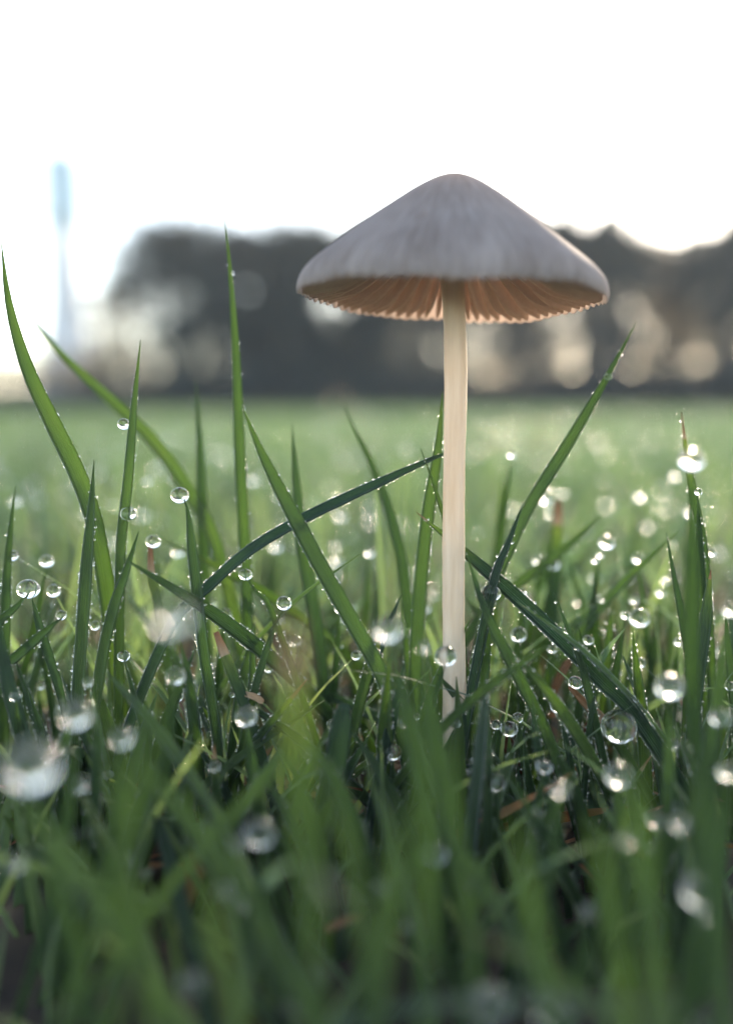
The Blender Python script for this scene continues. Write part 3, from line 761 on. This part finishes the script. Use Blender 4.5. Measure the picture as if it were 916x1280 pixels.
for D0, D1, num in zones:
    k = 0; tries = 0
    while k < num and tries < 4000:
        tries += 1
        D = rng.uniform(D0, D1); half = D*0.47
        x = rng.uniform(-half, half)
        lean = abs(rng.normal(0, .55 if D < .056 else .36)); az = rng.uniform(0, 2*np.pi); kk = rng.uniform(0, .7)
        if D < .056: top = rng.uniform(930, 1180)
        elif D < .066: top = rng.uniform(850, 1050)
        elif D < .078: top = rng.uniform(740, 960)
        else: top = rng.uniform(650, 830)
        zt = max(.004, z_limit(D, top)); L = zt/max(.4, math.cos(lean+kk*.5))
        pts = bend_path(x, D, L, lean, az, kk)
        t = pts[-1]
        if t[1] < .036 or (D < .07 and abs(t[0]-.0072) < .0014 and t[2] > .015): continue
        tx, ty = to_px(t); bx, by = to_px(pts[0])
        if not (-20 < tx < 936) or ty > 1290: continue
        if D < .0672 and any(math.hypot(a-x_, b-y_) < r_ for a, b in (to_px(p) for p in (pts[1:] + [tuple((np.array(pts[i])+np.array(pts[i+1]))/2) for i in range(1, 4)]))
                             for x_, y_, r_ in ((773, 908, 48), (697, 883, 26), (491, 940, 26), (836, 858, 26), (557, 820, 26), (719, 853, 24), (485, 786, 30))): continue
        lab, grp = describe(tx, ty, bx, D)
        make_blade(pts, rng.uniform(.0006, .0013), lab, grp, facing=rng.uniform(-.8, .8), fold=rng.uniform(.2, .7),
                   tone=float(np.clip(rng.normal(.46, .17), 0, .72)), tip=rng.uniform(.3, .6), n=20, twist=rng.normal(0, .5),
                   beads=rng.uniform(.9, 1.7) if .056 < D < .08 else 0, dry_tip=(.10 if rng.random() < .08 and D > .06 else 0), specks=30 if .06 < D < .075 else 0)
        k += 1
print('near blades done')

# ------------------------------------------------------------------ the lawn: everything past the single blades
def lawn_blades(x, y, L, lean, az, k, w, tone, rows=7):
    n = len(x)
    s = np.linspace(0, 1, rows)
    P = np.zeros((n, rows, 3)); P[:, 0] = np.stack([x, y, np.full(n, -.001)], 1)
    T = np.zeros((n, rows, 3))
    for i in range(rows):
        th = lean + k*s[i]
        T[:, i] = np.stack([np.sin(th)*np.cos(az), np.sin(th)*np.sin(az), np.cos(th)], 1)
        if i: P[:, i] = P[:, i-1] + T[:, i-1]*(L/(rows-1))[:, None]
    sa = rng.uniform(0, 2*np.pi, n)
    S = np.stack([np.cos(sa), np.sin(sa), np.zeros(n)], 1)[:, None, :].repeat(rows, 1)
    S -= (S*T).sum(-1, keepdims=True)*T; S /= np.linalg.norm(S, axis=-1, keepdims=True) + 1e-9
    Nn = np.cross(T, S)
    prof = np.interp(s, [0, .3, .6, 1], [.7, 1, .85, .04])
    hw = (w[:, None]*prof[None]/2)[..., None]
    fold = rng.uniform(.2, .7, (n, 1, 1))
    V = np.stack([P - S*hw + Nn*hw*fold, P, P + S*hw + Nn*hw*fold], 2)
    i = np.arange(rows-1)[:, None]; j = np.arange(2)[None]
    f = np.stack([i*3+j, i*3+j+1, (i+1)*3+j+1, (i+1)*3+j], -1).reshape(-1, 4)
    F = (f[None] + (np.arange(n)*rows*3)[:, None, None]).reshape(-1, 4)
    uv = np.stack([np.broadcast_to(np.array([-1, 0, 1.]), (n, rows, 3)), np.broadcast_to(s[None, :, None], (n, rows, 3))], -1)
    tn = np.repeat(tone, rows*3)
    return V.reshape(-1, 3), F, uv.reshape(-1, 2), tn, P[:, -1]
Vs, Fs, Us, Ts, off = [], [], [], [], 0
tips_all = []
bead_c, bead_r = [], []
def add_band(D0, D1, dens, hmu, hsd, wmul, rows, tonemu=.17):
    """dens in blades per square cm over the wedge the lens sees (a little wider)"""
    global off
    area = .56*(D1*D1-D0*D0)*1e4
    n = int(area*dens)
    D = np.sqrt(rng.uniform(D0*D0, D1*D1, n)); x = rng.uniform(-.56, .56, n)*D
    h = np.clip(rng.normal(hmu, hsd, n), .006, .040)
    front = (D < .066) & (np.abs(x/D - 315/FPX) < .05)      # open spot in front of the largest drop
    h = np.where(front, np.minimum(h, .008), h)
    lean = np.abs(rng.normal(0, .36, n)); k = rng.uniform(0, .9, n)
    L = h/np.maximum(.45, np.cos(lean+k*.5))
    V, F, U, T, tips = lawn_blades(x, D, L, lean, rng.uniform(0, 6.283, n), k, rng.uniform(.0009, .0019, n)*wmul, np.clip(rng.normal(tonemu, .2, n), 0, 1), rows)
    Vs.append(V); Fs.append(F+off); Us.append(U); Ts.append(T); off += len(V)
    tips_all.append((tips, D))
    if .05 < D0 < .09:
        G = V.reshape(n, rows, 3, 3)
        m = 28*n
        b_ = rng.integers(0, n, m); e_ = rng.choice([0, 2], m); q = rng.uniform(.8, rows-1.05, m); i_ = q.astype(int); f_ = (q-i_)[:, None]
        bead_c.append(G[b_, i_, e_]*(1-f_) + G[b_, i_+1, e_]*f_); bead_r.append(rng.uniform(.000035, .00008, m))
add_band(.038, .056, 8.0, .0100, .0035, .55, 7, .6)
add_band(.056, .078, 12.0, .0128, .004, .55, 7, .48)
add_band(.078, .100, 8.0, .0170, .004, .65, 7, .46)
add_band(.080, .200, .9, .0270, .004, .6, 7, .5)
add_band(.100, .200, 3.4, .0190, .0045, .85, 6)
add_band(.200, .500, 1.5, .0235, .0045, 1, 6)
add_band(.500, 1.5, .7, .0245, .0045, 1.25, 5)
add_band(1.5, 5.0, .10, .0255, .0045, 2.6, 4)
add_band(5.0, 14., .014, .0260, .004, 7, 4)
lawn = link('lawn_grass', mesh_np('lawn_grass', np.concatenate(Vs), np.concatenate(Fs), uv=np.concatenate(Us), tone=np.concatenate(Ts)), M_grass)
tag(lawn, 'short dewy green lawn grass filling the field behind and between the blades', 'grass', kind='stuff')

# matted straw on the soil between the blades
n = 420
D_ = np.sqrt(rng.uniform(.064**2, .16**2, n)); x_ = rng.uniform(-.56, .56, n)*D_
V, F, U, T, _t = lawn_blades(x_, D_, rng.uniform(.006, .018, n), rng.uniform(1.0, 1.5, n), rng.uniform(0, 6.283, n), rng.uniform(-.3, .25, n), rng.uniform(.0005, .0014, n), rng.uniform(.0, .45, n), 6)
V[:, 2] = np.maximum(V[:, 2] + .0025, .0006)
th = link('thatch', mesh_np('thatch', V, F, uv=U, tone=T), M_dry)
tag(th, 'matted brown straw lying on the soil between the blades', 'straw', kind='stuff')

# small dew on the lawn's tips
C, r = list(bead_c), list(bead_r)
for tips, D in tips_all:
    if D.max() < .11:
        sel = rng.random(len(D)) < .22; rr = rng.uniform(.00015, .00062, sel.sum())
    elif D.max() < .6:
        sel = rng.random(len(D)) < .21; rr = rng.uniform(.0003, .0008, sel.sum())
    elif D.max() < 1.6:
        sel = rng.random(len(D)) < .06; rr = rng.uniform(.0006, .0012, sel.sum())
    else: continue
    C.append(tips[sel]); r.append(rr)
dew = link('lawn_dew', beads_mesh('lawn_dew', np.concatenate(C), np.concatenate(r)), M_water)
tag(dew, 'fine dew scattered over the tips of the lawn grass', 'dew', kind='stuff')
print('lawn', off, 'dew', sum(len(c) for c in C))

# ------------------------------------------------------------------ trees and shrubs across the field
def tube(V, F, p0, p1, r0, r1, k=8):
    p0 = Vector(p0); p1 = Vector(p1); t = (p1-p0).normalized()
    s = t.cross(Vector((0, 1, 0.01))).normalized(); u = s.cross(t)
    b = len(V)
    for p, r in ((p0, r0), (p0.lerp(p1, .5)+s*r0*.4, (r0+r1)/2), (p1, r1)):
        for i in range(k):
            a = 2*math.pi*i/k
            V.append(tuple(p + (s*math.cos(a)+u*math.sin(a))*r))
    for q in range(2):
        for i in range(k):
            j = (i+1) % k
            F.append((b+q*k+i, b+q*k+j, b+(q+1)*k+j, b+(q+1)*k+i))
def foliage(lobes, per_m3, leaf):
    """leaf cards (small bent quads) spread through uneven lobes"""
    out = []
    for (c, rx, ry, rz, dens) in lobes:
        n = int(dens*per_m3*rx*ry*rz*4.19)
        d = rng.normal(0, 1, (n, 3)); d /= np.linalg.norm(d, axis=1, keepdims=True)
        rad = rng.uniform(0.15, 1, n)**.5
        lump = 1 + .22*np.sin(d[:, 0]*5+c[0]) + .18*np.sin(d[:, 2]*6+c[2]*2) + .12*np.sin(d[:, 1]*9)
        out.append(np.array(c) + d*(rad*lump)[:, None]*np.array([rx, ry, rz]))
    P = np.concatenate(out); n = len(P)
    # clump the leaves
    P += .12*np.sin(P[:, [1, 2, 0]]*4.3)
    a = rng.normal(0, 1, (n, 3)); a /= np.linalg.norm(a, axis=1, keepdims=True)
    b = np.cross(a, rng.normal(0, 1, (n, 3))); b /= np.linalg.norm(b, axis=1, keepdims=True)
    s = (leaf*rng.uniform(.6, 1.4, n))[:, None]
    c = np.cross(a, b)
    V = np.stack([P-a*s, P+b*s*.6+c*s*.2, P+a*s, P-b*s*.6+c*s*.2], 1).reshape(-1, 3)
    V[:, 2] = np.maximum(V[:, 2], .03)
    F = np.arange(4*n).reshape(-1, 4)
    return V, F
def tree(xpx, D, lobes_px, label, group, mat=None, trunk_r=.16, per=120.0, leaf=.16, name='tree', fork=.32):
    base = at(xpx, 505, D); base.z = 0
    root = empty(name, base)
    tag(root, label, 'tree' if name == 'tree' else 'shrub', group)
    k = D/FPX
    lobes = []
    if name == 'tree' and D < 40:
        lobes_px = [(x, y-14 if y < 405 else y+4, rx, ry*1.08, dens) for (x, y, rx, ry, dens) in lobes_px]
        lobes_px += [(x+random.uniform(-.8, .8)*rx, y-ry*random.uniform(.6, .95), rx*random.uniform(.25, .45), ry*random.uniform(.25, .4), dens*random.uniform(.4, .9)) for (x, y, rx, ry, dens) in lobes_px[:3]]
    for (x, y, rx, ry, dens) in lobes_px:
        c = at(x, y, D + random.uniform(-.6, .6)) - base
        lobes.append(((c.x, c.y, c.z), rx*k, (rx+ry)/2*k, ry*k, dens))
    V, F = [], []
    topz = max(l[0][2] for l in lobes)
    fk = Vector((random.uniform(-.1, .1), 0, topz*fork))
    tube(V, F, (0, 0, -.1), fk, trunk_r*1.25, trunk_r*.85)
    tube(V, F, fk, (random.uniform(-.2, .2), 0, topz), trunk_r*.8, trunk_r*.2)
    for l in lobes:
        e = Vector(l[0])
        tube(V, F, fk, e, trunk_r*.5, trunk_r*.15)
        for q in range(5):
            dv = Vector((random.gauss(0, 1)*l[1], random.gauss(0, 1)*l[2], random.gauss(0, 1)*l[3]))*.55
            tube(V, F, fk.lerp(e, random.uniform(.55, 1)), e+dv, trunk_r*.16, trunk_r*.05, 5)
    link('trunk', mesh_np('trunk', V, F), M_bark, root)
    LV, LF = foliage(lobes, per, leaf)
    link('crown' if name == 'tree' else 'foliage', mesh_np('crown', LV, LF, smooth=False), mat or M_leaf, root)
    return root
G_TREE = 'trees across the field'
tree(225, 30, [(205,320,45,38,.8),(250,345,55,45,1.3),(190,380,38,36,.5),(280,400,50,45,1.2),(225,420,40,40,.8),(160,335,26,28,.5),(150,370,30,30,.4),(245,465,50,28,.9),(180,440,30,30,.3)],
     'rounded dark tree at the left end of the row', G_TREE)
tree(345, 31, [(330,345,55,42,1.6),(375,350,50,45,1.6),(350,410,60,50,1.4),(310,450,45,40,.9),(390,450,40,40,1.1)], 'dense dark tree just left of the mushroom cap', G_TREE)
tree(455, 32, [(430,345,50,45,1.6),(475,360,50,45,1.6),(450,415,55,45,1.3),(430,465,40,30,1.0),(500,330,45,38,1.4)], 'dark tree behind the left half of the cap', G_TREE)
tree(560, 33, [(545,340,50,42,1.5),(590,350,50,45,1.5),(560,400,50,30,.9),(530,445,44,34,.55),(575,470,36,25,.4)], 'tree hidden mostly behind cap and stem', G_TREE)
tree(660, 31, [(650,335,50,40,1.5),(690,345,48,44,1.5),(640,385,40,25,.7),(675,430,50,40,.10),(620,420,30,35,.12),(700,475,40,20,.4)], 'tree behind the right half of the cap with light below its crown', G_TREE)
tree(745, 30, [(738,318,46,36,1.4),(775,350,45,45,1.5),(725,365,45,40,1.3),(765,415,40,35,1.0),(745,450,36,30,.8)], 'peaked tree right of the cap, highest on that side', G_TREE)
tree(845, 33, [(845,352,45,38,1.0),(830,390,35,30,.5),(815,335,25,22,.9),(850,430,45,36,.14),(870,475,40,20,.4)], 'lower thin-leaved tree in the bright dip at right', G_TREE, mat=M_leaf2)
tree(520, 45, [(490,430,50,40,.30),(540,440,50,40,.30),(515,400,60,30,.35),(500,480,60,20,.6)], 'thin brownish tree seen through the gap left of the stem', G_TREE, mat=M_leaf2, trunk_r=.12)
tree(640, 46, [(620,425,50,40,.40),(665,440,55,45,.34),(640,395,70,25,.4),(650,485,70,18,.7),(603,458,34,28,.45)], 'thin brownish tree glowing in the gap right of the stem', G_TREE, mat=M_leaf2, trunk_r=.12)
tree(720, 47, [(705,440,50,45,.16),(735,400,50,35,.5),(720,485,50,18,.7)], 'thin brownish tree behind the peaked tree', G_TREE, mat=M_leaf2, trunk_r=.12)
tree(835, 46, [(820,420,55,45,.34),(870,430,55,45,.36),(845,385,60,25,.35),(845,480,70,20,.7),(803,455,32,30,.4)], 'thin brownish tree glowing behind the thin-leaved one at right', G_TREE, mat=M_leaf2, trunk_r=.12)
tree(70, 50, [(20,462,60,16,.35),(90,466,60,14,.35),(50,440,40,12,.08)], 'far pale thicket low under the tower', G_TREE, mat=M_leaf2, trunk_r=.10)
tree(900, 30, [(885,345,38,38,1.3),(925,330,45,45,1.4),(910,395,45,40,1.1),(930,450,45,40,.8)], 'dark tree at the right picture edge', G_TREE)
tree(135, 36, [(132,400,30,28,.4),(145,435,34,30,.55),(120,460,30,22,.6),(160,402,26,26,.4),(175,455,26,24,.5)], 'small airy tree left of the rounded dark tree', G_TREE, mat=M_leaf2, trunk_r=.10)
G_HEDGE = 'shrubs along the far edge of the lawn'
for i, (x, w, top, lab) in enumerate([(20, 45, 487, 'low dark shrub at the far left behind the lawn'), (85, 40, 489, 'low dark shrub below the tower'), (150, 40, 486, 'low shrub under the small airy tree'),
        (225, 45, 480, 'shrub at the foot of the rounded left tree'), (305, 45, 476, 'shrub at the foot of the dense tree left of the cap'), (385, 45, 474, 'shrub at the foot of the tree behind the cap'),
        (465, 45, 478, 'shrub farther left of the stem, under the cap left half'), (508, 45, 480, 'shrub just left of the stem on the far side'), (550, 45, 484, 'shrub hidden behind the stem'), (592, 40, 490, 'low shrub just right of the stem on the far side'), (635, 45, 494, 'low shrub right of the stem under the light gap'),
        (705, 45, 482, 'shrub left of the peaked tree foot'), (742, 45, 478, 'shrub at the foot of the peaked tree'), (780, 50, 468, 'tall dark shrub right of the peaked tree'), (855, 45, 474, 'dark shrub under the thin-leaved tree'), (930, 45, 470, 'dark shrub at the far right edge')]):
    top += random.uniform(-7, 5); h = (520-(top-12))/2
    tree(x, 28.5, [(x-w*.3, 520-h, w*.6, h, 2.2), (x+w*.3, 520-h*.85, w*.6, h*.85, 2.2), (x, 514, w*1.0, 10, 3.5)], lab, G_HEDGE, name='shrub', trunk_r=.05, per=420, leaf=.11, fork=.5)

# ------------------------------------------------------------------ the pale tower on the left
def tower():
    D = 70.0; k = D/FPX
    base = at(89, 505, D); base.z = 0
    root = empty('tower', base); tag(root, 'slender pale tower with a light blue head rising over the left field', 'tower')
    def lathe(name, prof, mat, parent, na=32):
        a = np.linspace(0, 2*np.pi, na, endpoint=False)
        V = np.concatenate([np.stack([r*np.cos(a), r*np.sin(a), np.full(na, z)], 1) for r, z in prof])
        i = np.arange(len(prof)-1)[:, None]; j = np.arange(na)[None]; j2 = (j+1) % na
        F = np.stack([i*na+j, i*na+j2, (i+1)*na+j2, (i+1)*na+j], -1).reshape(-1, 4)
        return link(name, mesh_np(name, V, F, smooth=False), mat, parent)
    H = at(75, 186, D).z; hb = at(75, 282, D).z
    lathe('shaft', [(3.0, -.2), (2.9, .6), (2.4, 3.0), (1.7, 8), (1.25, hb-.6), (1.25, hb-.3)], M_tower, root)
    head = lathe('head', [(1.25, hb-.35), (1.5, hb), (1.55, hb+.2), (1.55, H-.9), (1.3, H-.5), (.5, H-.05), (.02, H)], M_tank, root)
    lathe('gallery', [(1.56, hb+.25), (1.9, hb+.27), (1.9, hb+.42), (1.56, hb+.44)], M_tower, head)
    for i in range(8):
        a = 2*math.pi*i/8
        p = lathe('fin', [(.07, hb+.44), (.07, H-.9)], M_tower, head, 6); p.location = (1.61*math.cos(a), 1.61*math.sin(a), 0)
tower()

# ------------------------------------------------------------------ morning haze
def haze():
    x, y0, y1, z0, z1 = 80, -30, 90, -1.0, 24
    V = [(a, b, c) for c in (z0, z1) for a, b in ((-x, y0), (x, y0), (x, y1), (-x, y1))]
    F = [(0, 3, 2, 1), (4, 5, 6, 7), (0, 1, 5, 4), (1, 2, 6, 5), (2, 3, 7, 6), (3, 0, 4, 7)]
    m, nt, out = new_mat('morning_haze')
    v = N(nt, 'ShaderNodeVolumePrincipled'); v.inputs['Density'].default_value = HAZE; v.inputs['Color'].default_value = (.86, .92, 1.0, 1)
    v.inputs['Anisotropy'].default_value = 0.2
    nt.links.new(v.outputs[0], out.inputs['Volume'])
    o = link('haze', mesh_np('haze', V, F, smooth=False), m); tag(o, 'thin pale morning haze over the field', 'haze', kind='stuff')
HAZE = 0.0016
haze()
